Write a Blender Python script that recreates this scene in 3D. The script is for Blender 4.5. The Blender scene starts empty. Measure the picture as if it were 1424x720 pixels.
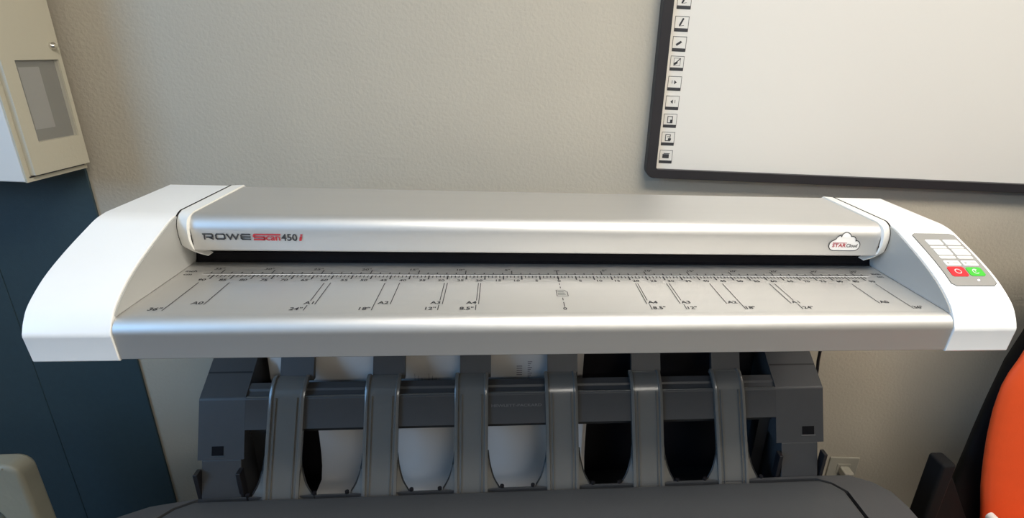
import bpy, bmesh, math, random
from mathutils import Matrix, Vector
random.seed(7)
S = bpy.context.scene
COL = S.collection

# ------------------------------------------------------------------ camera
# coordinates: x along the scanner, y away from the viewer, z up, origin on the
# feed tray; everything is lifted by LIFT at the end so that the floor is z = 0
LIFT = 1.2
FLOOR = -LIFT
CAMP = (-0.0751, -0.6661, 0.2936)
FPX, CX = 753.24, 779.74
pit, rol, yaw = .3677, .0476, .1128
def cam_rot():
    cp, sp, c, s = math.cos(pit), math.sin(pit), math.cos(rol), math.sin(rol)
    A = Matrix(((1, 0, 0), (0, -sp, -cp), (0, cp, -sp)))
    Rr = Matrix(((c, -s, 0), (s, c, 0), (0, 0, 1)))
    c, s = math.cos(yaw), math.sin(yaw)
    Rz = Matrix(((c, -s, 0), (s, c, 0), (0, 0, 1)))
    M = Rr @ A @ Rz                      # rows: right, down, forward
    r, d, f = M[0], M[1], M[2]
    return Matrix(((r[0], -d[0], -f[0]), (r[1], -d[1], -f[1]), (r[2], -d[2], -f[2])))
cd = bpy.data.cameras.new('camera'); cam = bpy.data.objects.new('camera', cd); COL.objects.link(cam)
cam.matrix_world = Matrix.Translation(CAMP) @ cam_rot().to_4x4()
cd.sensor_fit = 'HORIZONTAL'; cd.sensor_width = 36; cd.lens = FPX * 36 / 1424
cd.shift_x = -(CX - 712) / 1424; cd.clip_start = .01
S.camera = cam

# ------------------------------------------------------------------ world, lights, exposure
w = bpy.data.worlds.new('world'); S.world = w; w.use_nodes = True
w.node_tree.nodes['Background'].inputs[0].default_value = (.75, .85, 1, 1)
w.node_tree.nodes['Background'].inputs[1].default_value = .25
S.view_settings.view_transform = 'Standard'; S.view_settings.look = 'None'
S.view_settings.exposure = .13; S.view_settings.gamma = 1; S.view_settings.use_curve_mapping = False

def area(name, loc, rot, sx, sy, power, col):
    l = bpy.data.lights.new(name, 'AREA'); l.shape = 'RECTANGLE'; l.size = sx; l.size_y = sy
    l.energy = power; l.color = col
    o = bpy.data.objects.new(name, l); COL.objects.link(o); o.location = loc; o.rotation_euler = rot
    return o
WARM = (1, .94, .84)
CEIL = 1.45
LAMPS = [(.45, -.75, 21), (2.20, -.75, 11), (.8, -2.9, 11)]  # last one is an added fill, brightening the parts under the scanner
for x, y, e in LAMPS:
    area('ceiling_lamp_light', (x, y, CEIL - .035), (0, 0, 0), 1.15, .55, e, WARM)
# daylight through the window in the left wall
area('window_daylight', (-2.36, -1.45, .80), (0, -math.pi / 2, 0), 1.0, 1.5, 38, (.27, .57, 1))

# ------------------------------------------------------------------ materials
def mat(name, col, rough=.5, metal=0, noise=0, nscale=40, bump=0, bscale=300, emit=0, coat=0, alpha=1, stretch=None, spec=.5, detail=4):
    m = bpy.data.materials.new(name); m.use_nodes = True
    nt = m.node_tree; b = nt.nodes['Principled BSDF']
    b.inputs['Base Color'].default_value = (*col, 1)
    b.inputs['Roughness'].default_value = rough; b.inputs['Metallic'].default_value = metal
    b.inputs['Specular IOR Level'].default_value = spec
    if coat: b.inputs['Coat Weight'].default_value = coat; b.inputs['Coat Roughness'].default_value = .08
    if emit: b.inputs['Emission Color'].default_value = (*col, 1); b.inputs['Emission Strength'].default_value = emit
    tc = nt.nodes.new('ShaderNodeTexCoord'); mp = nt.nodes.new('ShaderNodeMapping')
    nt.links.new(tc.outputs['Object'], mp.inputs[0])
    if stretch: mp.inputs['Scale'].default_value = stretch
    if noise:
        n = nt.nodes.new('ShaderNodeTexNoise'); n.inputs['Scale'].default_value = nscale; n.inputs['Detail'].default_value = detail
        nt.links.new(mp.outputs[0], n.inputs['Vector'])
        r = nt.nodes.new('ShaderNodeMapRange'); r.inputs['To Min'].default_value = 1 - noise; r.inputs['To Max'].default_value = 1 + noise
        nt.links.new(n.outputs['Fac'], r.inputs['Value'])
        mx = nt.nodes.new('ShaderNodeMix'); mx.data_type = 'RGBA'; mx.blend_type = 'MULTIPLY'; mx.inputs['Factor'].default_value = 1
        mx.inputs['A'].default_value = (*col, 1); nt.links.new(r.outputs[0], mx.inputs['B'])
        nt.links.new(mx.outputs['Result'], b.inputs['Base Color'])
    if bump:
        n = nt.nodes.new('ShaderNodeTexNoise'); n.inputs['Scale'].default_value = bscale; n.inputs['Detail'].default_value = 3
        nt.links.new(mp.outputs[0], n.inputs['Vector'])
        bp = nt.nodes.new('ShaderNodeBump'); bp.inputs['Strength'].default_value = bump; bp.inputs['Distance'].default_value = .002
        nt.links.new(n.outputs['Fac'], bp.inputs['Height']); nt.links.new(bp.outputs[0], b.inputs['Normal'])
    if alpha < 1:
        out = nt.nodes['Material Output']; t = nt.nodes.new('ShaderNodeBsdfTransparent'); ms = nt.nodes.new('ShaderNodeMixShader')
        ms.inputs[0].default_value = alpha
        nt.links.new(t.outputs[0], ms.inputs[1]); nt.links.new(b.outputs[0], ms.inputs[2]); nt.links.new(ms.outputs[0], out.inputs[0])
    return m
MT = dict(
    wall=mat('painted_wall', (.48, .43, .345), .75, noise=.05, nscale=6, bump=.6, bscale=150),
    ceiling=mat('ceiling_paint', (.72, .69, .62), .8, noise=.04, nscale=30),
    floor=mat('floor_carpet', (.16, .15, .14), .9, noise=.3, nscale=120),
    alu=mat('anodised_aluminium', (.72, .71, .69), .51, .96, noise=.02, nscale=60, stretch=(.05, 1, 1)),
    white=mat('glossy_white_plastic', (.86, .86, .845), .28, noise=.01, nscale=20, coat=.25),
    whiterim=mat('satin_white_plastic', (.80, .79, .75), .4, noise=.01, nscale=20),
    sidegrey=mat('silver_satin_plastic', (.38, .38, .365), .42, 0, noise=.02, nscale=30),
    slot=mat('slot_black', (.006, .0055, .007), .7, spec=.12, noise=.2, nscale=60),
    black=mat('black_plastic', (.012, .011, .013), .45, noise=.2, nscale=60),
    blackink=mat('black_print', (.03, .03, .033), .6, noise=.05),
    whiteink=mat('white_print', (.75, .75, .75), .6, noise=.02),
    redink=mat('red_print', (.42, .02, .03), .55, noise=.05),
    label=mat('sticker_white', (.80, .78, .75), .5, noise=.02),
    panelgrey=mat('panel_grey', (.30, .29, .27), .45, noise=.03),
    keywhite=mat('key_white', (.80, .79, .76), .45, noise=.02),
    keyred=mat('key_red', (.72, .02, .03), .4, noise=.05),
    keygreen=mat('key_green', (.06, .50, .04), .4, noise=.05),
    led=mat('status_led', (.75, .8, 1), .3, emit=3),
    prn=mat('printer_grey_plastic', (.056, .056, .058), .42, noise=.06, nscale=50, bump=.08, bscale=900),
    prnlid=mat('printer_lid_plastic', (.050, .052, .055), .45, noise=.06, nscale=50, bump=.1, bscale=900),
    prndark=mat('printer_dark_plastic', (.018, .018, .019), .5, noise=.1),
    emboss=mat('embossed_grey', (.15, .145, .14), .5, noise=.05),
    strip=mat('smoky_plastic', (.15, .147, .138), .2, noise=.05, nscale=40, alpha=.88, coat=.3),
    striprib=mat('smoky_plastic_rib', (.11, .11, .105), .16, noise=.04, nscale=40, coat=.6),
    paper=mat('paper', (.66, .63, .60), .8, noise=.03, nscale=15),
    paperink=mat('paper_print', (.22, .19, .2), .7, noise=.1),
    board=mat('whiteboard_surface', (.69, .66, .605), .3, noise=.015, nscale=3),
    frame=mat('dark_frame', (.024, .022, .024), .45, spec=.3, noise=.1, nscale=30),
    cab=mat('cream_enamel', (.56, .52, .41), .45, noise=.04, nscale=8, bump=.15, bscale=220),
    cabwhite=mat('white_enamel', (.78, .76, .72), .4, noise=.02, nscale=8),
    cabin=mat('cabinet_inside', (.15, .14, .12), .6, noise=.1, nscale=20),
    chrome=mat('chrome', (.8, .78, .74), .15, 1, noise=.02),
    blue=mat('blue_panel_paint', (.030, .058, .072), .6, noise=.12, nscale=90, bump=.2, bscale=400),
    outlet=mat('outlet_plastic', (.40, .375, .31), .4, noise=.03),
    orange=mat('orange_upholstery', (.80, .09, .016), .55, noise=.06, nscale=30, bump=.15, bscale=500),
    chairblack=mat('chair_black', (.006, .006, .0065), .85, spec=.2, noise=.15),
    beige=mat('beige_vinyl', (.27, .255, .195), .5, noise=.09, nscale=18, bump=.4, bscale=60),
    lamp=mat('lamp_diffuser', (1, .95, .86), .5, emit=6),
    alumframe=mat('window_frame_white', (.7, .7, .7), .5, noise=.02),
)
def glassmat():
    m = bpy.data.materials.new('clear_pane'); m.use_nodes = True; nt = m.node_tree
    b = nt.nodes['Principled BSDF']; b.inputs['Base Color'].default_value = (.75, .75, .7, 1); b.inputs['Roughness'].default_value = .12
    n = nt.nodes.new('ShaderNodeTexNoise'); n.inputs['Scale'].default_value = 12
    r = nt.nodes.new('ShaderNodeMapRange'); r.inputs['To Min'].default_value = .08; r.inputs['To Max'].default_value = .16
    nt.links.new(n.outputs['Fac'], r.inputs['Value'])
    t = nt.nodes.new('ShaderNodeBsdfTransparent'); ms = nt.nodes.new('ShaderNodeMixShader')
    nt.links.new(r.outputs[0], ms.inputs[0])
    nt.links.new(t.outputs[0], ms.inputs[1]); nt.links.new(b.outputs[0], ms.inputs[2]); nt.links.new(ms.outputs[0], nt.nodes['Material Output'].inputs[0])
    return m
MT['pane'] = glassmat()

# ------------------------------------------------------------------ helpers
def link(name, me, m, parent=None, loc=(0, 0, 0)):
    o = bpy.data.objects.new(name, me); COL.objects.link(o); o.location = loc
    if m: me.materials.clear(); me.materials.append(MT[m])
    if parent: o.parent = parent
    return o
def fixn(me):
    bm = bmesh.new(); bm.from_mesh(me); bmesh.ops.recalc_face_normals(bm, faces=bm.faces); bm.to_mesh(me); bm.free()
def mesh(name, vs, fs, m, parent=None, smooth=None, bevel=0, loc=(0, 0, 0), seg=2, fix=True):
    me = bpy.data.meshes.new(name); me.from_pydata([tuple(v) for v in vs], [], fs); me.update()
    if fix: fixn(me)
    o = link(name, me, m, parent, loc)
    if smooth or bevel:
        for p in me.polygons: p.use_smooth = True
        me.set_sharp_from_angle(angle=math.radians(smooth or 35))
    if bevel:
        b = o.modifiers.new('bevel', 'BEVEL'); b.width = bevel; b.segments = seg; b.limit_method = 'ANGLE'; b.angle_limit = math.radians(smooth or 35); b.harden_normals = True
    return o
def empty(name, loc, rz=0, label=None, cat=None, group=None):
    o = bpy.data.objects.new(name, None); COL.objects.link(o); o.location = loc; o.rotation_euler = (0, 0, rz); o.empty_display_size = .05
    if label: tag(o, label, cat, group)
    return o
def tag(o, label, cat, group=None):
    o['label'] = label; o['category'] = cat
    if group: o['group'] = group
    return o
def struct(o): o['kind'] = 'structure'; return o
def gbox(x0, x1, y0, y1, z0, z1):
    v = [(x, y, z) for z in (z0, z1) for y in (y0, y1) for x in (x0, x1)]
    return v, [(0, 2, 3, 1), (4, 5, 7, 6), (0, 1, 5, 4), (2, 6, 7, 3), (0, 4, 6, 2), (1, 3, 7, 5)]
def box(name, x0, x1, y0, y1, z0, z1, m, parent=None, bevel=0, **k):
    return mesh(name, *gbox(x0, x1, y0, y1, z0, z1), m, parent, bevel=bevel, **k)
def gextr(prof, x0, x1):                     # closed (y,z) profile along x
    n = len(prof)
    v = [(x0, y, z) for y, z in prof] + [(x1, y, z) for y, z in prof]
    f = [(i, (i + 1) % n, n + (i + 1) % n, n + i) for i in range(n)] + [tuple(range(n))[::-1], tuple(range(n, 2 * n))]
    return v, f
def extr(name, prof, x0, x1, m, parent=None, **k): return mesh(name, *gextr(prof, x0, x1), m, parent, **k)
def gprism(poly, z0, z1):                    # closed (x,y) outline along z
    n = len(poly)
    v = [(x, y, z0) for x, y in poly] + [(x, y, z1) for x, y in poly]
    f = [(i, (i + 1) % n, n + (i + 1) % n, n + i) for i in range(n)] + [tuple(range(n))[::-1], tuple(range(n, 2 * n))]
    return v, f
def gextry(prof, y0, y1):                    # closed (x,z) profile along y
    n = len(prof)
    v = [(x, y0, z) for x, z in prof] + [(x, y1, z) for x, z in prof]
    f = [(i, (i + 1) % n, n + (i + 1) % n, n + i) for i in range(n)] + [tuple(range(n))[::-1], tuple(range(n, 2 * n))]
    return v, f
def arc(cy, cz, r, a0, a1, n):
    return [(cy + r * math.cos(math.radians(a0 + (a1 - a0) * i / n)), cz + r * math.sin(math.radians(a0 + (a1 - a0) * i / n))) for i in range(n + 1)]
def rrect(x0, x1, y0, y1, r, n=5):
    return arc(x1 - r, y1 - r, r, 0, 90, n) + arc(x0 + r, y1 - r, r, 90, 180, n) + arc(x0 + r, y0 + r, r, 180, 270, n) + arc(x1 - r, y0 + r, r, 270, 360, n)
def catmull(P, sub=4):
    out = []
    for i in range(len(P) - 1):
        p0 = P[max(i - 1, 0)]; p1 = P[i]; p2 = P[i + 1]; p3 = P[min(i + 2, len(P) - 1)]
        for k in range(sub):
            t = k / sub
            out.append(tuple(.5 * (2 * b + (c - a) * t + (2 * a - 5 * b + 4 * c - d) * t * t + (3 * b - a - 3 * c + d) * t ** 3) for a, b, c, d in zip(p0, p1, p2, p3)))
    out.append(P[-1]); return out
def gtube(pts, r, n=10, cap=True, radii=None):
    vs, fs = [], []; P = [Vector(p) for p in pts]
    for i, p in enumerate(P):
        t = (P[min(i + 1, len(P) - 1)] - P[max(i - 1, 0)]).normalized()
        a = t.cross(Vector((0, 0, 1)) if abs(t.z) < .9 else Vector((1, 0, 0))).normalized(); b = t.cross(a)
        rr = radii[i] if radii else r
        for k in range(n):
            an = 2 * math.pi * k / n; vs.append(p + rr * (math.cos(an) * a + math.sin(an) * b))
    for i in range(len(P) - 1):
        for k in range(n):
            fs.append((i * n + k, i * n + (k + 1) % n, (i + 1) * n + (k + 1) % n, (i + 1) * n + k))
    if cap: fs += [tuple(range(n))[::-1], tuple(range((len(P) - 1) * n, len(P) * n))]
    return vs, fs
def tube(name, pts, r, m, parent=None, n=10, **k): return mesh(name, *gtube(pts, r, n, radii=k.pop('radii', None)), m, parent, smooth=40, **k)
class G:                                     # 2-D print collector mapped onto a surface
    def __init__(s): s.v, s.f = [], []
    def add(s, vs, fs):
        o = len(s.v); s.v += [tuple(p) for p in vs]; s.f += [tuple(i + o for i in f) for f in fs]
    def stroke(s, pts, w, closed=False, ext=True):
        P = [Vector(p) for p in pts]
        if closed: P.append(P[0])
        for a, b in zip(P[:-1], P[1:]):
            d = (b - a)
            if d.length < 1e-9: continue
            d.normalize(); n = Vector((-d.y, d.x)) * w / 2; e = d * w / 2 if ext else d * 0
            s.add([a - e - n, b + e - n, b + e + n, a - e + n], [(0, 1, 2, 3)])
    def rect(s, x0, x1, y0, y1): s.add([(x0, y0), (x1, y0), (x1, y1), (x0, y1)], [(0, 1, 2, 3)])
    def poly(s, pts): s.add(pts, [tuple(range(len(pts)))])
    def text(s, body, x, y, h, w=None, align='l', shear=0):
        vs, fs = text2d(body)
        x0 = min(p[0] for p in vs); x1 = max(p[0] for p in vs); y0 = min(p[1] for p in vs); y1 = max(p[1] for p in vs)
        k = h / REFH; kx = w / (x1 - x0) if w else k * 1.05
        ww = (x1 - x0) * kx; ox = x - (ww if align == 'r' else ww / 2 if align == 'c' else 0)
        s.add([(ox + (p[0] - x0) * kx + shear * p[1] * k, y + p[1] * k) for p in vs], fs)
    def build(s, name, m, parent, fn):
        return mesh(name, [fn(*p) for p in s.v], s.f, m, parent, fix=False)
_tc = {}
def text2d(body):
    if body not in _tc:
        c = bpy.data.curves.new('t', 'FONT'); c.body = body; c.size = 1; c.resolution_u = 3; c.offset = .018
        o = bpy.data.objects.new('t', c); COL.objects.link(o)
        dg = bpy.context.evaluated_depsgraph_get(); me = bpy.data.meshes.new_from_object(o.evaluated_get(dg))
        _tc[body] = ([(v.co.x, v.co.y) for v in me.vertices], [tuple(p.vertices) for p in me.polygons])
        bpy.data.objects.remove(o); bpy.data.curves.remove(c); bpy.data.meshes.remove(me)
    return _tc[body]
REFH = max(p[1] for p in text2d('H')[0])

# wall frame: turned slightly against the scanner
WA = math.radians(-4.6); WO = Vector((0, .43, 0))
WU = Vector((math.cos(WA), math.sin(WA), 0)); WN = Vector((math.sin(WA), -math.cos(WA), 0))
def wall_loc(s, t, z): p = WO + WU * s + WN * t; return (p.x, p.y, z)

# ------------------------------------------------------------------ room shell
XL, XR, YB = -2.4, 3.0, -4.2
wb = struct(box('wall_back', XL - .6, XR + .6, 0, .12, FLOOR, CEIL, 'wall', loc=(0, 0, 0)))
wb.location = WO; wb.rotation_euler.z = WA
struct(box('floor', XL - .4, XR + .4, YB - .3, 1.0, FLOOR - .05, FLOOR, 'floor'))
struct(box('ceiling', XL - .4, XR + .4, YB - .3, 1.0, CEIL, CEIL + .05, 'ceiling'))
struct(box('wall_right', XR, XR + .1, YB, .9, FLOOR, CEIL, 'wall'))
struct(box('wall_front', XL, XR, YB - .1, YB, FLOOR, CEIL, 'wall'))
# left wall with a window opening
WY0, WY1, WZ0, WZ1 = -2.2, -.7, .3, 1.3
v, f = [], []
for b in ((XL - .1, XL, YB, WY0, FLOOR, CEIL), (XL - .1, XL, WY1, .9, FLOOR, CEIL), (XL - .1, XL, WY0, WY1, FLOOR, WZ0), (XL - .1, XL, WY0, WY1, WZ1, CEIL)):
    a, c = gbox(*b); f += [tuple(i + len(v) for i in q) for q in c]; v += a
struct(mesh('wall_left', v, f, 'wall'))
wn = struct(empty('window_1', (XL - .05, (WY0 + WY1) / 2, WZ0)))
hw = (WY1 - WY0) / 2
for a in ((-hw, -hw + .05, 0, 1.0), (hw - .05, hw, 0, 1.0), (-.02, .02, 0, 1.0), (-hw, hw, 0, .05), (-hw, hw, .95, 1.0)):
    box('window_bar', -.04, -.02, a[0], a[1], a[2], a[3], 'alumframe', wn)

LAMPL = ['flat rectangular ceiling light panel directly above the scanner', 'flat rectangular ceiling light panel above the orange chair', 'flat rectangular fill light panel added towards the far end of the room']
for (x, y, pw), lb in zip(LAMPS, LAMPL):
    e = empty('ceiling_light', (x, y, CEIL - .03), 0, lb, 'light', 'ceiling light panels')
    box('lamp_housing', -.61, .61, -.31, .31, .004, .03, 'whiterim', e)
    box('lamp_diffuser', -.575, .575, -.275, .275, -.002, .004, 'lamp', e)

# ------------------------------------------------------------------ scanner
sc = empty('wide_format_scanner', (0, 0, -.0505), 0, 'long silver wide-format scanner with white end caps and ruler-printed tray', 'scanner')
ZS = .0505
def sp(o): o.location.z += ZS; return o     # parts are modelled in tray coordinates
TX = .4965
tray_prof = [(.20, -.0008), (.066, 0), (-.084, 0)] + arc(-.087, -.0172, .0172, 82, 178, 10) + [(-.1038, -.0186), (-.1022, -.0475), (-.1012, -.0485), (.20, -.0485)]
tray = sp(extr('feed_tray', tray_prof, -TX, TX, 'alu', sc, smooth=30))
sp(extr('underside_plate', [(.19, -.0486), (-.085, -.0486), (-.08, -.0505), (.19, -.0505)], -.49, .49, 'prndark', sc))
top = [(.205, .0745), (.06, .0735), (.04, .0705), (.0183, .0632), (-.0216, .0483), (-.0583, .0316), (-.0871, .0123), (-.099, -.002), (-.1055, -.0145)]
cap_top = [top[0]] + catmull(top[1:], 4)
cap_prof = cap_top + [(-.1062, -.0180), (-.1058, -.0195), (-.1035, -.0490), (-.1020, -.0505), (.205, -.0505)]
CO = .5855
capL = sp(extr('end_cap', cap_prof, -CO, -.4975, 'white', sc, smooth=28, bevel=.0016))
capR = sp(extr('end_cap', cap_prof, .4975, CO, 'white', sc, smooth=28, bevel=.0016))
# lid cover
lid_prof = [(.2, .0745), (.062, .0752)] + arc(.058, .0562, .019, 88, 178, 10) + [(.0393, .050), (.0402, .0300), (.0425, .0276), (.075, .0276), (.2, .0276)]
lid = sp(extr('lid_cover', lid_prof, -.4765, .4765, 'alu', sc, smooth=32))
# white rims left and right of the lid
RO = [(.2035, .0752), (.064, .0757), (.0537, .0715), (.0468, .0614), (.0456, .049), (.0466, .0400), (.0485, .0320)]
RI = [(.2035, .0765), (.0575, .0765), (.0415, .0722), (.0350, .0626), (.0335, .0487), (.0350, .0400), (.0390, .0310)]
RO2 = [RO[0]] + catmull(RO[1:], 3); RI2 = [RI[0]] + catmull(RI[1:], 3)
for sg in (-1, 1):
    n = len(RO2); vs = [(sg * .4955, y, z) for y, z in RO2] + [(sg * .4775, y, z) for y, z in RI2] + [(sg * .4765, y + .004, z - .004) for y, z in RI2]
    fs = []
    for k in range(2):
        for i in range(n - 1): fs.append((k * n + i, k * n + i + 1, (k + 1) * n + i + 1, (k + 1) * n + i))
    fs.append(tuple(range(n)))
    rim = sp(mesh('lid_rim', vs, fs, 'whiterim', sc, smooth=50))
    # lower end of the rim curls inwards under the lid
    to = [(.4955, .0330), (.4917, .0296), (.4829, .0241), (.4746, .0207), (.4650, .0180)]
    ti = [(.4775, .0325), (.4775, .0275), (.4745, .0245), (.4695, .0212), (.4648, .0190)]
    n5 = len(to); vs = [(sg * x, y, z) for y, d in ((.0475, 0), (.060, 0)) for x, z in to + ti[::-1]]
    vs = [(x, y if abs(x) < .494 else y, z) for x, y, z in vs]; q = 2 * n5
    for k in range(n5): vs[q - 1 - k] = (vs[q - 1 - k][0], .0400 + .0018 * k, vs[q - 1 - k][2])
    fs = [(k, k + 1, q - 2 - k, q - 1 - k) for k in range(n5 - 1)] + [(q + k, q + k + 1, 2 * q - 2 - k, 2 * q - 1 - k) for k in range(n5 - 1)] + [(k, (k + 1) % q, q + (k + 1) % q, q + k) for k in range(q)]
    mesh('rim_tail', vs, fs, 'whiterim', rim, smooth=50)
    # black strip standing in for the shade in the joint between rim and end cap
    sl = [(y - (.0010 if y < .066 else 0), z + .0006) for y, z in RO2] + [(.0545, .0270), (.2035, .0270)]
    sp(extr('rim_gap_shade', sl, min(sg * .4956, sg * .4972), max(sg * .4956, sg * .4972), 'slot', sc))
    # silver side plate on the inner face of the end cap
    pl = [(y + .0022, z - .0014) for y, z in cap_top if y < .075 and z > .0024] + [(-.0935, .0008), (.190, .0008), (.190, .0725)]
    sp(extr('side_plate', pl, min(sg * .4957, sg * .49745), max(sg * .4957, sg * .49745), 'sidegrey', sc, smooth=28))
# dark feed slot under the lid
sp(extr('feed_slot', [(.0690, .0006), (.0720, .0040), (.0780, .0275), (.19, .0275), (.19, .0006)], -.4945, .4945, 'slot', sc))
sp(tube('feed_roller', [(-.490, .0735, .0135), (.490, .0735, .0135)], .0022, 'slot', sc, n=8))
sp(box('rear_housing', -.58, .58, .2, .235, -.0505, .066, 'white', sc, bevel=.003))

# print on the tray
TZ = .00035
P3 = lambda x, y: (x, y, TZ)
SIZES = [('36"', .4572, 'I'), ('A0', .4205, 'A'), ('24"', .3048, 'I'), ('A1', .297, 'A'), ('18"', .2286, 'I'), ('A2', .21, 'A'), ('12"', .1524, 'I'), ('A3', .1485, 'A'), ('8.5"', .10795, 'I'), ('A4', .105, 'A')]
gt = G()
for nm, x, kd in SIZES:
    for sg in (-1, 1):
        g = G()
        ye = -.0634 if kd == 'A' else -.0794
        if nm in ('24"', '12"', '8.5"'):
            g.stroke([(sg * x, 0), (sg * x, -.0535)], .0010, ext=False); g.stroke([(sg * x, -.0655), (sg * x, ye)], .0010, ext=False)
        else: g.stroke([(sg * x, 0), (sg * x, ye)], .0010, ext=False)
        g.build('size_mark', 'blackink', tray, P3)
        gt.text(nm, sg * (x + .0022 if sg > 0 else x + .0026), ye + .001, .0072, align='l' if sg > 0 else 'r')
g = G()
for a, b in ((.024, .012), (.0, -.006), (-.011, -.0165), (-.0455, -.053), (-.058, -.0715)): g.stroke([(0, a), (0, b)], .0010, ext=False)
g.stroke([(-.0065, -.0225), (.004, -.0225), (.0078, -.028), (.0078, -.0405), (-.0065, -.0405)], .0008, closed=True)
for k, yy in enumerate((-.0275, -.0315, -.0355)): g.stroke([(-.0045, yy), (.0025 + .001 * k, yy)], .0011)
gt.text('0', 0, -.0795, .0065, align='c')
g.build('centre_mark', 'blackink', tray, P3)['kind'] = 'stuff'
g = G()
g.rect(-.466, .466, .0293, .0302)
for i in range(-36, 37):
    x = i * .0127; big = i % 5 == 0
    if abs(x) > .4585: continue
    g.rect(x - .0007, x + .0007, .0302, .0425 if big else .0350)
for i in range(-91, 92):
    x = i * .005; big = i % 5 == 0
    g.rect(x - .0006 - .0003 * big, x + .0006 + .0003 * big, .0120 if big else .0180, .0248)
for i in range(0, 8):
    x = i * .0635
    if i: gt.text('%d"' % (5 * i), x + .0022, .0425, .0062); gt.text('%d"' % (5 * i), -x - .0022, .0425, .0062, align='r')
    else: gt.rect(-.004, .004, .0425, .0445)
for i in range(0, 19):
    x = i * .025
    if i: gt.text(str(5 * i), x + .003, .0058, .0062); gt.text(str(5 * i), -x - .003, .0058, .0062, align='r')
    else: gt.text('0', .0005, .0048, .0062, align='c')
gt.text('inch', -.4905, .0340, .0058); gt.text('cm', -.4880, .0235, .0058)
gt.text('inch', .4750, .0340, .0058); gt.text('cm', .4770, .0235, .0058)
g.build('ruler_scale', 'blackink', tray, P3)['kind'] = 'stuff'
g = G(); g.rect(-.466, .466, .0256, .0270); g.build('ruler_line', 'whiteink', tray, P3)
gt.build('tray_lettering', 'blackink', tray, P3)['kind'] = 'stuff'

# lettering on the lid front (y about .0393, z free)
LF = lambda x, z: (x, .0398 - .0009 * (z - .030) / .020 - .0006 if z < .05 else .03865, z)
def rowe(g, x0, x1, z0, z1):
    w = x1 - x0; t = .0019; h = z1 - z0; a, b = z0 + t / 2, z1 - t / 2; c = .0014
    x = x0 + .035 * w; e = x0 + .205 * w                               # R
    g.stroke([(x0 + .012 * w, b), (e - .0012, b), (e, b - .0012), (e, z0 + h * .48), (e - .001, z0 + h * .40), (x + .003, z0 + h * .40)], t)
    g.stroke([(x, b), (x, a)], t); g.stroke([(x + w * .085, z0 + h * .40), (e, a)], t)
    x = x0 + .275 * w; e = x0 + .455 * w                               # O
    g.stroke([(x + c, b), (e - c, b), (e, b - c), (e, a + c), (e - c, a), (x + c, a), (x, a + c), (x, b - c)], t, closed=True)
    x = x0 + .505 * w; e = x0 + .745 * w                               # W
    g.stroke([(x, b), (x + w * .062, a), (x + w * .12, b), (x + w * .178, a), (e, b)], t)
    x = x0 + .80 * w; e = x0 + .985 * w                                # E
    g.stroke([(e, b), (x + c, b), (x, b - c), (x, a + c), (x + c, a), (e, a)], t); g.stroke([(x, z0 + h * .5), (e, z0 + h * .5)], t)
g = G(); rowe(g, -.4625, -.4035, .0440, .0525)
g.build('brand_lettering', 'blackink', lid, LF); g = G(); g.text('450', -.3655, .0436, .0092, w=.0200)
g.build('model_number', 'blackink', lid, LF)
g = G(); t = .0021
g.stroke([(-.3672, .0516), (-.3985, .0516), (-.3997, .0504), (-.3997, .0490), (-.3985, .0481), (-.3875, .0481), (-.3864, .0470), (-.3864, .0456), (-.3875, .0447), (-.3992, .0447)], t)
g.text('can', -.3850, .0438, .0085, w=.0180)
g.build('model_lettering', 'redink', lid, LF); g = G(); g.text('i', -.3437, .0437, .0094, w=.0035, shear=.25)
g.build('model_letter', 'redink', lid, LF)
# cloud sticker
cx0, cz0 = .4225, .0445
def cloudpath():
    P = []
    for (ax, az, r, a0, a1, n) in ((-.0160, .0005, .0082, 268, 105, 8), (-.0085, .0085, .0070, 165, 92, 6), (0, .0120, .0078, 168, 15, 10), (.0095, .0080, .0064, 88, -5, 6), (.0160, .0002, .0080, 82, -88, 8)):
        P += arc(cx0 + ax, cz0 + az, r, a0, a1, n)
    return P
cp = cloudpath()
# front face bends into the roll above z = .056
def LF2(off):
    def fn(x, z):
        if z <= .0562: return (x, .0391 - off - (.0 if z > .05 else -.0006 * (.05 - z) / .02), z)
        a = math.asin(min(1, (z - .0562) / .019)); return (x, .058 - (.019 + off) * math.cos(a), .0562 + (.019 + off) * math.sin(a))
    return fn
def strip_poly(path, name, m, off):          # fill the outline in thin horizontal slices so that it follows the roll
    zs = sorted(set([round(p[1], 5) for p in path])); g = G(); n = len(path)
    z0, z1 = min(zs), max(zs); K = 22; rows = []
    for k in range(K + 1):
        z = z0 + (z1 - z0) * (.005 + .99 * k / K); xs = []
        for i in range(n):
            (xa, za), (xb, zb) = path[i], path[(i + 1) % n]
            if (za - z) * (zb - z) < 0: xs.append(xa + (xb - xa) * (z - za) / (zb - za))
        rows.append((min(xs), max(xs), z))
    for (a, b, z), (c, d, zz) in zip(rows[:-1], rows[1:]): g.add([(a, z), (b, z), (d, zz), (c, zz)], [(0, 1, 2, 3)])
    return g.build(name, m, lid, LF2(off))
strip_poly(cp, 'cloud_sticker', 'label', .0004)
g = G(); g.stroke(cp, .0011, closed=True)
g.text('Cloud', .4255, .0422, .0052, w=.0170); g.build('cloud_outline', 'blackink', lid, LF2(.0008))
g = G(); g.text('STAR', .4035, .0422, .0054, w=.0215); g.stroke([(.4035, .0486), (.4250, .0486)], .0008)
g.build('cloud_lettering', 'redink', lid, LF2(.0008))

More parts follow.
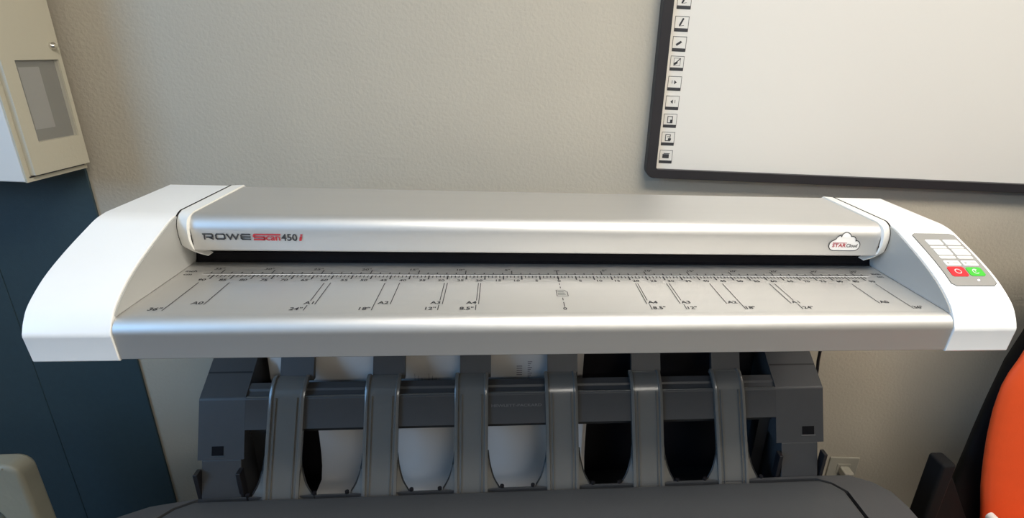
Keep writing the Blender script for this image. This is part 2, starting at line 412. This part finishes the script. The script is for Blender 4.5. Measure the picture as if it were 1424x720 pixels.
# control panel on the right cap; s runs along the cap profile
def capsurf(x, s, off):
    for (y0, z0), (y1, z1) in zip(cap_top[:-1], cap_top[1:]):
        L = math.hypot(y1 - y0, z1 - z0)
        if s <= L or (y1, z1) == cap_top[-1]:
            k = s / L; ny, nz = (z1 - z0) / L, -(y1 - y0) / L
            return (x, y0 + (y1 - y0) * k + ny * off * (1 if nz > 0 else -1), z0 + (z1 - z0) * k + abs(nz) * off)
        s -= L
def cap_plate(name, poly, o0, o1, m, parent, cuts=1):
    # poly: rows of (s, x0, x1)
    vs, fs = [], []; n = len(poly)
    for o in (o0, o1):
        for s, a, b in poly: vs += [capsurf(a, s, o), capsurf(b, s, o)]
    for i in range(n - 1):
        fs.append((2 * n + 2 * i, 2 * n + 2 * i + 1, 2 * n + 2 * i + 3, 2 * n + 2 * i + 2))
        fs.append((2 * i, 2 * i + 2, 2 * n + 2 * i + 2, 2 * n + 2 * i)); fs.append((2 * i + 1, 2 * n + 2 * i + 1, 2 * n + 2 * i + 3, 2 * i + 3))
    fs.append((0, 2 * n, 2 * n + 1, 1)); q = 2 * (n - 1); fs.append((q, q + 1, 2 * n + q + 1, 2 * n + q))
    return mesh(name, vs, fs, m, parent)
def rows(s0, s1, a, b, r=.002, n=6):
    out = []
    for i in range(n + 1):
        t = i / n; s = s0 + (s1 - s0) * t; ins = 0
        d = min(s - s0, s1 - s)
        if d < r: ins = r - math.sqrt(max(0, r * r - (r - d) ** 2))
        out.append((s, a + ins, b - ins))
    return out
pan = sp(cap_plate('control_panel', rows(.1765, .2800, .5140, .5795, .005, 24), 0, .0006, 'panelgrey', sc))
bord = cap_plate('panel_border', rows(.1757, .2808, .5132, .5803, .006, 24), 0, .0004, 'blackink', pan)
for s0, s1, a, b, m, nm in ((.1912, .2030, .5253, .5487, 'keywhite', 'key'), (.1912, .2030, .5525, .5755, 'keywhite', 'key'), (.2053, .2100, .5253, .5490, 'keywhite', 'key_label'), (.2053, .2100, .5525, .5755, 'keywhite', 'key_label'),
                            (.2119, .2245, .5255, .5490, 'keywhite', 'key'), (.2119, .2245, .5530, .5760, 'keywhite', 'key'), (.2262, .2314, .5255, .5490, 'keywhite', 'key_label'), (.2262, .2314, .5525, .5750, 'keywhite', 'key_label'),
                            (.2357, .2457, .5250, .5475, 'keywhite', 'key'), (.2357, .2457, .5510, .5735, 'keywhite', 'key'),
                            (.2478, .2652, .5225, .5470, 'keyred', 'stop_key'), (.2488, .2645, .5495, .5720, 'keygreen', 'start_key')):
    cap_plate(nm, rows(s0, s1, a, b, .0025 if 'key' in m and m != 'keywhite' else .0012, 8), .0006, .0014 if nm != 'key_label' else .0009, m, pan)
g = G()
for a in (.5275, .5535): g.poly([(a + .001, .2385), (a + .005, .2407), (a + .001, .2430)]); g.stroke([(a + .010, .2395), (a + .018, .2395)], .0007); g.stroke([(a + .010, .2420), (a + .017, .2420)], .0007)
for a in (.527, .554):
    for q in (.1945, .1975, .2150, .2185): g.stroke([(a + .008, q), (a + .019, q)], .0004)
g.build('key_print', 'panelgrey', pan, lambda x, s: capsurf(x, s, .0017))
g = G(); g.stroke([(.5348 + .0042 * math.cos(k * .4), .2565 + .0038 * math.sin(k * .4)) for k in range(16)], .0012, closed=True)
g.stroke([(.5607 + .0042 * math.cos(.9 + k * .4), .2565 + .0038 * math.sin(.9 + k * .4)) for k in range(12)], .0012); g.stroke([(.5607, .2535), (.5607, .2565)], .0012)
g.build('key_symbol', 'whiteink', pan, lambda x, s: capsurf(x, s, .0017))
cap_plate('status_light', rows(.2703, .2725, .5550, .5574, .001, 6), .0006, .0012, 'led', pan)

# ------------------------------------------------------------------ scanner stand (behind the printer)
st = empty('scanner_stand', (0, .27, FLOOR), 0, 'black steel stand carrying the scanner behind the printer', 'stand')
for x in (-.34, .30):
    box('post', x - .03, x + .03, -.012, .03, .02, LIFT - .0545, 'black', st, bevel=.003)
    box('foot', x - .04, x + .04, -.45, .06, 0, .03, 'black', st, bevel=.004)
    box('support_arm', x - .03, x + .03, -.25, -.0125, LIFT - .080, LIFT - .0507, 'black', st, bevel=.003)

# ------------------------------------------------------------------ printer
pr = empty('large_format_printer', (-.03, -.15, FLOOR), 0, 'dark grey large-format printer under the scanner with smoky plastic paper guides', 'printer')
PO = Vector((.03, .15, LIFT))
def pp(o): o.location = PO; return o
bodypoly = [(-.6646, -.42), (-.690, -.38), (-.690, -.02), (-.6766, .0168), (-.6250, .0440), (-.5646, .0560), (-.45, .0570), (.40, .0570), (.4913, .0570), (.5512, .0555), (.5860, .0370), (.6060, .0120), (.6120, -.02), (.6120, -.38), (.585, -.42)]
pp(mesh('printer_body', *gprism(bodypoly, -.62, -.425), 'prn', pr, bevel=.006))
lidpoly = [(-.6000, -.40), (-.6000, .0110), (-.5830, .0330), (-.5583, .0470), (.4845, .0430), (.5050, .0330), (.5195, .0150), (.5210, -.40)]
# frame around the lid: outline minus lid with a 3.5 mm gap, made as a ring
def ring(name, outer, inner, z0, z1, m, parent, **k):
    import mathutils.geometry as mg
    n0, n1 = len(outer), len(inner)
    tris = mg.tessellate_polygon([[Vector((x, y, 0)) for x, y in outer], [Vector((x, y, 0)) for x, y in inner]])
    vs = [(x, y, z1) for x, y in outer + inner] + [(x, y, z0) for x, y in outer + inner]; N = n0 + n1
    fs = [tuple(t) for t in tris] + [tuple(N + i for i in t[::-1]) for t in tris]
    for a, b in ((0, n0), (n0, n1)):
        for i in range(b): fs.append((a + i, a + (i + 1) % b, N + a + (i + 1) % b, N + a + i))
    return mesh(name, vs, fs, m, parent, **k)
def inset(poly, d):
    cxx = sum(p[0] for p in poly) / len(poly); out = []
    n = len(poly)
    for i in range(n):
        a, b, c = Vector(poly[i - 1]), Vector(poly[i]), Vector(poly[(i + 1) % n])
        n1 = Vector((-(b - a).y, (b - a).x)).normalized(); n2 = Vector((-(c - b).y, (c - b).x)).normalized()
        m = (n1 + n2).normalized(); out.append(tuple(b + m * d / max(.3, m.dot(n1))))
    return out
hole = inset(lidpoly, .0085)
pp(ring('top_frame', bodypoly, hole, -.425, -.404, 'prn', pr))
pp(mesh('lid_recess', *gprism(hole, -.4249, -.4243), 'slot', pr))
pp(mesh('top_lid', *gprism(lidpoly, -.4242, -.3985), 'prnlid', pr, bevel=.006, seg=3))
for x in (-.52, .44):
    pp(box('printer_leg', x - .035, x + .035, -.2, -.02, FLOOR + .04, -.62, 'prn', pr, bevel=.005))
    pp(box('printer_foot', x - .04, x + .04, -.40, .16, FLOOR, FLOOR + .05, 'prn', pr, bevel=.01))
# rear well and back plate
pp(box('rear_well', -.5635, .5065, .058, .225, -.62, -.52, 'prndark', pr))
pp(box('back_plate', -.5600, .5030, .215, .232, -.52, -.165, 'black', pr))
# side brackets: slanted face, rounded shoulder, top rising to the rear
def side_prof(y0, z0): return [(y0, z0), (.1175, -.2605)] + arc(.1260, -.2640, .0092, 158, 118, 4) + [(.2145, -.1975), (.2145, -.45), (y0 + .02, -.45)]
for x0, x1, nm in ((-.5623, -.4915, 'L'), (.4150, .5050, 'R')):
    b = pp(extr('side_bracket', [(.0800, -.3475), (.1175, -.2605)] + arc(.1260, -.2640, .0092, 158, 118, 4) + [(.2140, -.1975), (.2140, -.3475)], x0, x1, 'prn', pr, smooth=25, bevel=.002))
    xa, xb = (x0 + .006, x1 - .004) if nm == 'L' else (x0 + .010, x1 - .011)
    lw = extr('bracket_foot', [(.0590, -.4030), (.0800, -.3480), (.2140, -.3480), (.2140, -.50), (.0590, -.50)], xa, xb, 'prn', b, smooth=25, bevel=.0015)
    for xc in (x0 + .003, x1 - .0035):
        box('hinge_post', xc - .0035, xc + .0035, .060, .075, -.415, -.3600, 'black', b, bevel=.001)
    xm = (x0 + x1) / 2
    # little latch window on the slanted face
    dy, dz = .0375 / .0948, .087 / .0948
    def face(x, q, off): # q: distance down from shoulder along the face
        return (x, .1175 - dy * q - dz * off, -.2605 - dz * q + dy * off)
    xs = (-.541, -.523) if nm == 'L' else (.464, .487)
    q0, q1 = (.073, .088) if nm == 'L' else (.066, .081)
    vs = [face(xs[0], q0, .0004), face(xs[1], q0, .0004), face(xs[1], q1, .0004), face(xs[0], q1, .0004)]
    mesh('latch_window', vs, [(0, 1, 2, 3)], 'slot', b)
    vs = [face(xs[0] - .002, q1, .0002), face(xs[1] + .002, q1, .0002), face(xs[1] + .002, q1 + .002, .0016), face(xs[0] - .002, q1 + .002, .0016)]
    mesh('latch_sill', vs, [(0, 1, 2, 3)], 'prn', b)
    # seam across the sloping top
    ty = lambda y: -.2559 + (y - .1217) * (.2559 - .1975) / (.2140 - .1217)
    mesh('bracket_seam', [(x0 + .001, .1560, ty(.1560) + .0006), (x1 - .001, .1560, ty(.1560) + .0006), (x1 - .001, .1585, ty(.1585) + .0006), (x0 + .001, .1585, ty(.1585) + .0006)], [(0, 1, 2, 3)], 'black', b)
# cross bar with a rounded lip
bar_prof = [(.0985, -.3050), (.1170, -.2620)] + arc(.1220, -.2620, .0050, 170, 60, 5) + [(.1310, -.2535), (.1330, -.2500), (.1430, -.2450), (.1430, -.3050)]
bar = pp(extr('cross_bar', bar_prof, -.4915, .4150, 'prn', pr, smooth=25))
pp(extr('inner_frame_rail', [(.1120, -.3200), (.1120, -.3055), (.1430, -.3055), (.1430, -.3200)], -.4915, .4150, 'prndark', pr))
box('bar_lip', -.4900, .4140, .1180, .1225, -.2580, -.2555, 'striprib', bar, bevel=.0012)
pp(box('inner_frame_side', -.4913, -.470, .115, .14, -.52, -.3201, 'prndark', pr)); pp(box('inner_frame_side', .394, .4148, .115, .14, -.52, -.3201, 'prndark', pr))
dy, dz = .0185 / .0468, .043 / .0468
g = G(); g.text('HEWLETT-PACKARD', -.0940, 0, .0045, w=.0860)
g.build('bar_lettering', 'emboss', bar, lambda x, q: (x, .1170 - dy * (.0180 - q) - .0006, -.2620 - dz * (.0180 - q) + .0003))
# six smoky paper guides hooked over the bar
def guide(xt, xb):
    e = xt
    path = [(.1430, -.2340), (.1370, -.2350), (.1290, -.2415), (.1230, -.2490), (.1170, -.2580), (.1080, -.2780), (.0850, -.3310), (.0640, -.3800), (.0520, -.4100), (.0460, -.4400)]
    n = len(path); W = .028
    cxs = [xt + (xb - xt) * min(1, max(0, (.15 - y) / .1)) for y, z in path]
    # channel cross-section
    sec = [(-W, -.004), (-W, .0030), (-W + .003, .0042), (-W + .0055, .0042), (-W + .007, .0015), (W - .007, .0015), (W - .0055, .0042), (W - .003, .0042), (W, .0030), (W, -.004), (0, -.004)]
    vs, fs = [], []
    for i, (y, z) in enumerate(path):
        a = path[max(0, i - 1)]; b = path[min(n - 1, i + 1)]
        ty, tz = b[0] - a[0], b[1] - a[1]; L = math.hypot(ty, tz); ny, nz = tz / L, -ty / L
        if nz < 0: ny, nz = ny, nz
        if ny > 0 and nz < 0: ny, nz = -ny, -nz
        for u, h in sec: vs.append((cxs[i] + u, y + ny * h, z + nz * h))
    m = len(sec)
    for i in range(n - 1):
        for k in range(m): fs.append((i * m + k, i * m + (k + 1) % m, (i + 1) * m + (k + 1) % m, (i + 1) * m + k))
    fs += [tuple(range(m)), tuple(range((n - 1) * m, n * m))]
    o = pp(mesh('paper_guide', vs, fs, 'strip', pr, smooth=35))
    extr('guide_arm', [(.1440, -.2420), (.1440, -.2345), (.1640, -.1950), (.1710, -.1950), (.1520, -.2420)], xt - W + .003 + .004, xt + W + .004, 'prn', o)
    for u in (-W + .0115, W - .0115):
        pts = [(cxs[i] + u, path[i][0] - .002, path[i][1] + .002) for i in range(4, n - 1)]
        tube('guide_rib', pts, .0011, 'striprib', o, n=6)
    for sg in (-1, 1):                       # flared fins at the foot
        xe = xb + sg * W
        fin = catmull([(xe, .0790, -.3480), (xe + sg * .003, .0700, -.3680), (xe + sg * .010, .0600, -.3900), (xe + sg * .021, .0530, -.4100), (xe + sg * .026, .0480, -.4400)], 3)
        vs = []; 
        for (x, y, z) in fin: vs += [(xe - sg * .001, y, z), (x, y + .006, z), (x, y + .0085, z - .001), (xe - sg * .001, y + .004, z - .001)]
        k = len(fin); fs = []
        for i in range(k - 1):
            for j in range(4): fs.append((4 * i + j, 4 * i + (j + 1) % 4, 4 * i + 4 + (j + 1) % 4, 4 * i + 4 + j))
        fs += [(0, 1, 2, 3), tuple(4 * k - 4 + j for j in range(4))]
        mesh('guide_fin', vs, fs, 'strip', o, smooth=40)
        tube('fin_edge', [(x, y + .006, z) for x, y, z in fin], .0014, 'prndark', o, n=6)
        tube('guide_peg', [(xe + sg * .024, .058, -.44), (xe + sg * .024, .058, -.400)], .0035, 'black', o, n=8)
    return o
for xt, xb in ((-.4225, -.4330), (-.2730, -.2775), (-.1275, -.1270), (.0240, .0295), (.1740, .1800), (.3220, .3340)):
    guide(xt, xb)

# ------------------------------------------------------------------ paper
def sheet(name, x0, x1, path, parent, label, nseg=6, wob=.0015, th=.0004, group='printed sheets behind the bar', flare=0):
    vs, fs = [], []; n = len(path); 
    for side in (0, 1):
        for i, (y, z) in enumerate(path):
            for k in range(nseg + 1):
                x = x0 + (x1 - x0) * k / nseg
                if k == 0: x -= flare * max(0, (i - n + 4)) / 3
                vs.append((x, y + side * th + wob * math.sin(k * 1.7 + i * .6), z))
    m = nseg + 1; N = n * m
    for s in (0, 1):
        for i in range(n - 1):
            for k in range(nseg): q = s * N + i * m + k; fs.append((q, q + 1, q + m + 1, q + m))
    for i in range(n - 1):
        for k in (0, nseg): a = i * m + k; fs.append((a, a + m, N + a + m, N + a))
    for k in range(nseg):
        for i in (0, n - 1): a = i * m + k; fs.append((a, a + 1, N + a + 1, N + a))
    o = mesh(name, vs, fs, 'paper', parent, smooth=40); return o
up = lambda y: [(y, -.160 - .017 * i) for i in range(11)]
names = ['front printed sheet standing behind the printer cross bar', 'white sheet edge showing just right of the printed front sheet', 'middle loose sheet edge behind the printer cross bar', 'rearmost sheet edge behind the printer cross bar, farthest right']
for i, (a, b) in enumerate(((-.463, .0560), (-.478, .0620), (-.482, .0690), (-.486, .0755))):
    o = sheet('paper_sheet', a, b, up(.185 + .0055 * i), None, names[i]); tag(o, names[i], 'paper', 'printed sheets behind the printer bar')
    if i == 0:
        g = G()
        for k in range(9): x = -.238 + k * .0062; g.rect(x, x + .0006, -.2830, -.2700 + .0130 * ((k * 7) % 4) / 3)
        for k in range(6): x = -.180 + k * .004; g.rect(x, x + .0005, -.2830, -.2760)
        for r in range(5): g.rect(-.050, -.040, -.2450 - .0045 * r, -.2433 - .0045 * r)
        for r in range(12): g.rect(-.030, -.022 - .002 * (r % 3), -.2360 - .004 * r, -.2345 - .004 * r)
        g.rect(-.090, .05, -.2815, -.2808)
        g.build('printed_drawing', 'paperink', o, lambda x, z: (x, .1820, z))
low = [(.1640, -.300), (.1640, -.340), (.1635, -.380), (.1620, -.410), (.1580, -.436), (.1480, -.458), (.130, -.474), (.105, -.482), (.080, -.485)]
o = sheet('paper_sheet', -.4030, .0755, low, None, '', flare=.02)
tag(o, 'blank sheet curving forward below the cross bar into the printer', 'paper', 'sheets below the printer bar')
o = sheet('paper_sheet', -.36, .0830, [(y + .006, z - .004) for y, z in low], None, '')
tag(o, 'sheet edge peeking out right of the blank curved sheet', 'paper', 'sheets below the printer bar')

# ------------------------------------------------------------------ cable
o = tube('hanging_cable', catmull([(.5690, .226, -.056), (.5690, .232, -.10), (.5688, .240, -.2585), (.574, .240, -.33), (.58, .245, -.6), (.60, .28, -1.0), (.66, .30, -1.19)], 4), .0032, 'black')
tag(o, 'thin black cable hanging down from the scanner behind the printer', 'cable')

# ------------------------------------------------------------------ whiteboard
wbd = empty('whiteboard', wall_loc(.21, 0, .0625), WA, 'whiteboard with dark frame and a column of small toolbar icons', 'whiteboard')
BW, BH = 1.35, 1.1
box('board_surface', .012, BW - .012, -.020, -.001, .012, BH - .012, 'board', wbd)
outer = rrect(0, BW, 0, BH, .016); inner = rrect(.0195, BW - .0195, .0180, BH - .0180, .004)
import mathutils.geometry as mg
tr = mg.tessellate_polygon([[Vector((x, z, 0)) for x, z in outer], [Vector((x, z, 0)) for x, z in inner]])
n0 = len(outer); N = n0 + len(inner); al = outer + inner
vs = [(x, -.030, z) for x, z in al] + [(x, -.0005, z) for x, z in al]
fs = [tuple(t) for t in tr] + [tuple(N + i for i in t[::-1]) for t in tr]
for a, b in ((0, n0), (n0, N - n0)):
    for i in range(b): fs.append((a + i, a + (i + 1) % b, N + a + (i + 1) % b, N + a + i))
mesh('board_frame', vs, fs, 'frame', wbd, smooth=35, bevel=.002)
BP = lambda x, z: (x, -.0204, z)
ICON = [.3860, .3482, .3139, .2800, .2440, .2084, .1747, .1401, .1047]
for i, zc in enumerate(ICON):
    g = G(); x = .0395 - .0002 * i; z = zc - .0625; a = .0125; c = .002
    g.stroke([(x - a, z + a), (x + a, z + a), (x + a, z - a), (x - a, z - a)], .0008, closed=True)
    g.rect(x - a, x + a, z - a - .0008, z - a + .0050)
    y = z + .002
    if i in (0, 1): g.stroke([(x - .003, y - .004), (x + .002, y + .006)], .0032); g.stroke([(x - .004, y - .006), (x - .003, y - .004)], .0012); g.stroke([(x - .001, y - .0055), (x + .004, y - .0045)], .0008)
    elif i == 2: g.stroke([(x - .004, y - .003), (x + .002, y + .001)], .0040)
    elif i == 3:
        g.stroke([(x - .006, y + .007), (x + .006, y + .007), (x + .006, y - .006), (x - .006, y - .006)], .0007, closed=True)
        g.stroke([(x - .003, y - .002), (x + .005, y + .006)], .0018); g.stroke([(x - .004, y - .003), (x - .001, y - .001)], .0040)
    elif i == 4: g.poly([(x - .001, y - .004), (x + .004, y), (x - .001, y + .004)]); g.stroke([(x - .005, y - .002), (x - .005, y + .003)], .001)
    elif i == 5: g.poly([(x + .001, y - .004), (x - .004, y), (x + .001, y + .004)]); g.stroke([(x + .005, y - .002), (x + .005, y + .003)], .001)
    elif i in (6, 7):
        g.stroke([(x - .005, y + .006), (x + .004, y + .006), (x + .004, y - .006), (x - .005, y - .006)], .0014, closed=True)
        if i == 6: g.poly([(x, y - .006), (x + .005, y - .006), (x + .005, y), (x, y)])
        else: g.rect(x - .002, x + .004, y + .001, y + .0025); g.rect(x, x + .006, y - .005, y - .001)
    else: g.rect(x - .007, x + .006, y - .005, y + .003); g.rect(x - .005, x + .007, y + .0036, y + .005)
    g.build('toolbar_icon', 'blackink', wbd, BP)

# ------------------------------------------------------------------ blue panel and cabinet on the left
bl = empty('blue_partition_panel', wall_loc(-1.5, 0, FLOOR), WA, 'tall dark blue partition panel against the wall below the cream cabinet', 'panel')
box('panel_board', -.40, .5860 - .237 - .0012, -.006, -.001, 0, LIFT + .9, 'blue', bl, bevel=.0015)
box('panel_board', .5860 - .237, .5860, -.006, -.001, 0, LIFT + .9, 'blue', bl, bevel=.0015)
CZ = .0355
cb = empty('wall_cabinet', wall_loc(-.8950, .021, CZ), WA, 'cream metal wall cabinet with small window and latch above blue panel', 'cabinet')
CH = .75; CD = .131
# body: local x from -.40 to 0, y from -CD to 0
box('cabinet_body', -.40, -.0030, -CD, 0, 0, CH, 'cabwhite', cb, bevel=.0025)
# right-hand face plate with door; window opening
wy0, wy1, wz0, wz1 = -.098, -.011, .0655, .2015   # local
def plate_with_hole(name, y0, y1, z0, z1, h, x0, x1, m, parent):
    ys = [y0, h[0], h[1], y1]; zs = [z0, h[2], h[3], z1]; vs, fs = [], []
    for x in (x0, x1):
        for z in zs:
            for y in ys: vs.append((x, y, z))
    for s in (0, 16):
        for i in range(3):
            for j in range(3):
                if i == 1 and j == 1: continue
                a = s + 4 * i + j; fs.append((a, a + 1, a + 5, a + 4))
    def side(a, b): fs.append((a, b, 16 + b, 16 + a))
    for j in range(3): side(j, j + 1); side(12 + j, 13 + j); side(4 * j, 4 * j + 4); side(4 * j + 3, 4 * j + 7)
    side(5, 6); side(9, 10); side(5, 9); side(6, 10)
    return mesh(name, vs, fs, m, parent)
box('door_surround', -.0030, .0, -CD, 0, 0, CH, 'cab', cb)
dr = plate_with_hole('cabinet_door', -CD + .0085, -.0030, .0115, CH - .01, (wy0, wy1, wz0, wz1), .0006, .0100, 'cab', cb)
box('window_backing', .0002, .0008, wy0 - .003, wy1 + .003, wz0 - .003, wz1 + .003, 'cabin', dr)
box('notice_card', .0009, .0014, wy0 + .012, wy1 - .035, wz0 + .020, wz1 - .012, 'panelgrey', dr)
box('window_pane', .0062, .0072, wy0, wy1, wz0, wz1, 'pane', dr)
g = G(); g.rect(-CD + .006, -.0050, .0070, .0095); g.build('door_gap', 'blackink', cb, lambda y, z: (.0004, y, z))
kn = tube('latch', [(.0095, -.018, .2245), (.0140, -.018, .2245)], .0065, 'chrome', cb, n=14)
tube('latch_stem', [(.0141, -.018, .2245), (.0240, -.018, .2250)], .0030, 'chrome', kn, n=10)
g = G(); g.rect(-.040, -.034, .056, .059); g.rect(-.033, -.0305, .051, .055); g.build('cabinet_mark', 'panelgrey', cb, lambda x, z: (x, -CD - .0005, z))

# ------------------------------------------------------------------ wall outlet
ot = empty('wall_outlet', wall_loc(.798, 0, -.70), WA, 'pale wall outlet plate low on the wall right of the printer', 'outlet')
box('outlet_plate', -.038, .038, -.006, -.0005, -.058, .058, 'outlet', ot, bevel=.002)
for z in (-.026, .026):
    s = box('socket_face', -.017, .017, -.0085, -.006, z - .014, z + .014, 'outlet', ot, bevel=.001)
    for x in (-.006, .006): box('socket_slot', x - .0012, x + .0012, -.0089, -.0086, z - .003, z + .007, 'black', s)

pg = empty('wall_plug', wall_loc(.798, .0092, -.674), WA, 'pale plug with short cord pushed into the wall outlet', 'plug')
box('plug_body', -.012, .012, -.030, 0, -.012, .010, 'outlet', pg, bevel=.004)
tube('plug_cord', catmull([(0, -.030, -.002), (-.006, -.042, -.012), (-.014, -.040, -.05), (-.012, -.03, -.14), (-.01, -.02, -.5257)], 4), .0025, 'outlet', pg, n=8)

# ------------------------------------------------------------------ orange chair
oc = empty('office_chair', (1.13, .0, FLOOR), 0, 'orange upholstered office chair with black back shell at the right edge', 'chair')
def chair_profile(table, z):
    for (z0, a), (z1, b) in zip(table[:-1], table[1:]):
        if z1 <= z <= z0: t = (z0 - z) / (z0 - z1); return a + (b - a) * t
    return table[-1][1]
def pillow(name, table, y_edge, bulge, back, m, parent, nr=28, nc=20, tilt=0):
    zt, zb = table[0][0], table[-1][0]; fs = []; front = []; rear = []
    for i in range(nr + 1):
        z = zt + (zb - zt) * i / nr; h = chair_profile(table, z); vz = min(1, min(i, nr - i) / 3.0)
        for k in range(nc + 1):
            t = -1 + 2 * k / nc; sx = math.sin(t * math.pi / 2)
            e = max(0, 1 - abs(sx) ** 5) ** .5 * math.sqrt(vz)
            lean = tilt * (z - zt)
            front.append((h * sx, y_edge + lean - bulge * e, z + LIFT)); rear.append((h * sx, y_edge + lean + back * (1 - .0 * e) * max(.12, e), z + LIFT))
    m1 = nc + 1; N = len(front)
    for s in (0, N):
        for i in range(nr):
            for k in range(nc): a = s + i * m1 + k; fs.append((a, a + 1, a + m1 + 1, a + m1))
    for i in range(nr):
        for k in (0, nc): a = i * m1 + k; fs.append((a, a + m1, N + a + m1, N + a))
    for k in range(nc):
        for i in (0, nr): a = i * m1 + k; fs.append((a, a + 1, N + a + 1, N + a))
    return mesh(name, front + rear, fs, m, parent, smooth=60)
tab = [(.10, .15), (.085, .185), (.05, .215), (-.01, .235), (-.08, .247), (-.150, .2575), (-.19, .2650), (-.24, .281), (-.30, .280), (-.355, .272), (-.405, .262), (-.49, .240), (-.575, .210), (-.66, .19)]  # unseen top of back and shell made taller to deepen the wall shadow
pillow('backrest', tab, .1020, .020, .03, 'orange', oc)
tab2 = [(.11, .14), (.09, .170), (.04, .19), (-.08, .20), (-.16, .2085), (-.19, .2154), (-.233, .228), (-.324, .236), (-.394, .240), (-.468, .242), (-.545, .245), (-.6255, .25), (-.70, .25)]
pillow('back_shell', tab2, .150, .016, .05, 'chairblack', oc)
pillow('lumbar_pad', [(-.33, .11), (-.35, .165), (-.38, .18), (-.44, .18), (-.48, .15)], .0810, .006, .004, 'chairblack', oc, nr=10, nc=12)
for sg in (-1, 1):
    box('armrest_post', sg * .346 - .015, sg * .346 + .015, .085, .125, .40, .7815, 'chairblack', oc, bevel=.006)
    box('armrest_pad', sg * .335 - .035, sg * .335 + .035, -.30, .05, .62, .65, 'chairblack', oc, bevel=.01)
    mesh('armrest_bracket', *gextry([(sg * .331, .40), (sg * .331, .735), (sg * .29, .715), (sg * .22, .60), (sg * .22, .40)], .118, .150), 'chairblack', oc, bevel=.004)
    box('armrest_bar', sg * .345 - .018, sg * .345 + .018, -.02, .08, .60, .64, 'chairblack', oc, bevel=.006)
pillow('seat_support', [(-.66, .2), (-.70, .28), (-.80, .30)], .10, .03, .05, 'chairblack', oc, nr=8, nc=10)
mesh('seat_cushion', *gprism(rrect(-.26, .26, -.40, .10, .07), .40, .48), 'orange', oc, bevel=.02, seg=3)
tube('lift_column', [(0, -.15, .08), (0, -.15, .40)], .03, 'black', oc, n=14)
for k in range(5):
    a = k * 2 * math.pi / 5; c, s = math.cos(a), math.sin(a)
    tube('base_arm', [(0, -.15, .10), (.28 * c, -.15 + .28 * s, .07)], .02, 'chairblack', oc, n=8)
    tube('caster', [(.28 * c - .02, -.15 + .28 * s, .03), (.28 * c + .02, -.15 + .28 * s, .03)], .03, 'black', oc, n=12)
o = tube('lever_knob', [(-.2250, .078, .6550), (-.2250, .062, .6550)], .0095, 'cabwhite', oc, n=12)

# ------------------------------------------------------------------ beige armchair at the lower left
ac = empty('beige_armchair', (-1.070, .16, FLOOR), 0, 'beige vinyl chair with padded top edge at the lower left corner', 'chair')
def rounded(name, x0, x1, y0, y1, z0, z1, r, m, parent): return box(name, x0, x1, y0, y1, z0, z1, m, parent, bevel=r, seg=5)
zt = LIFT - .366
bx1 = .222
def cor(x, z, r, a0, a1): return arc(x, z, r, a0, a1, 5)
prof = cor(bx1 - .022, zt - .022, .022, 0, 90) + cor(-.208 + .022, zt - .022, .022, 90, 180) + [(-.208, .40), (-.158, .40)] + cor(-.158 + .03, zt - .10 - .03, .03, 180, 90) + cor(.172 - .022, zt - .088 - .022, .022, 90, 0) + [(.172, .40), (bx1, .40)]
mesh('backrest', *gextry(prof, -.060, -.024), 'beige', ac, smooth=30, bevel=.008, seg=4)
rounded('back_cushion', -.157, .158, -.052, -.030, .41, zt - .118, .01, 'beige', ac)
rounded('seat', -.208, .222, -.42, .06, .30, .44, .03, 'beige', ac)
for x in (-.19, .20):
    for y in (-.38, .03): box('leg', x - .02, x + .02, y - .02, y + .02, 0, .31, 'black', ac)
mesh('piping', *gtube([(-.19, -.0595, zt - .005), (.200, -.0595, zt - .005)], .0016, 6), 'beige', ac)

# ------------------------------------------------------------------ lift everything so the floor is at z = 0
for o in bpy.data.objects:
    if o.parent is None: o.location.z += LIFT
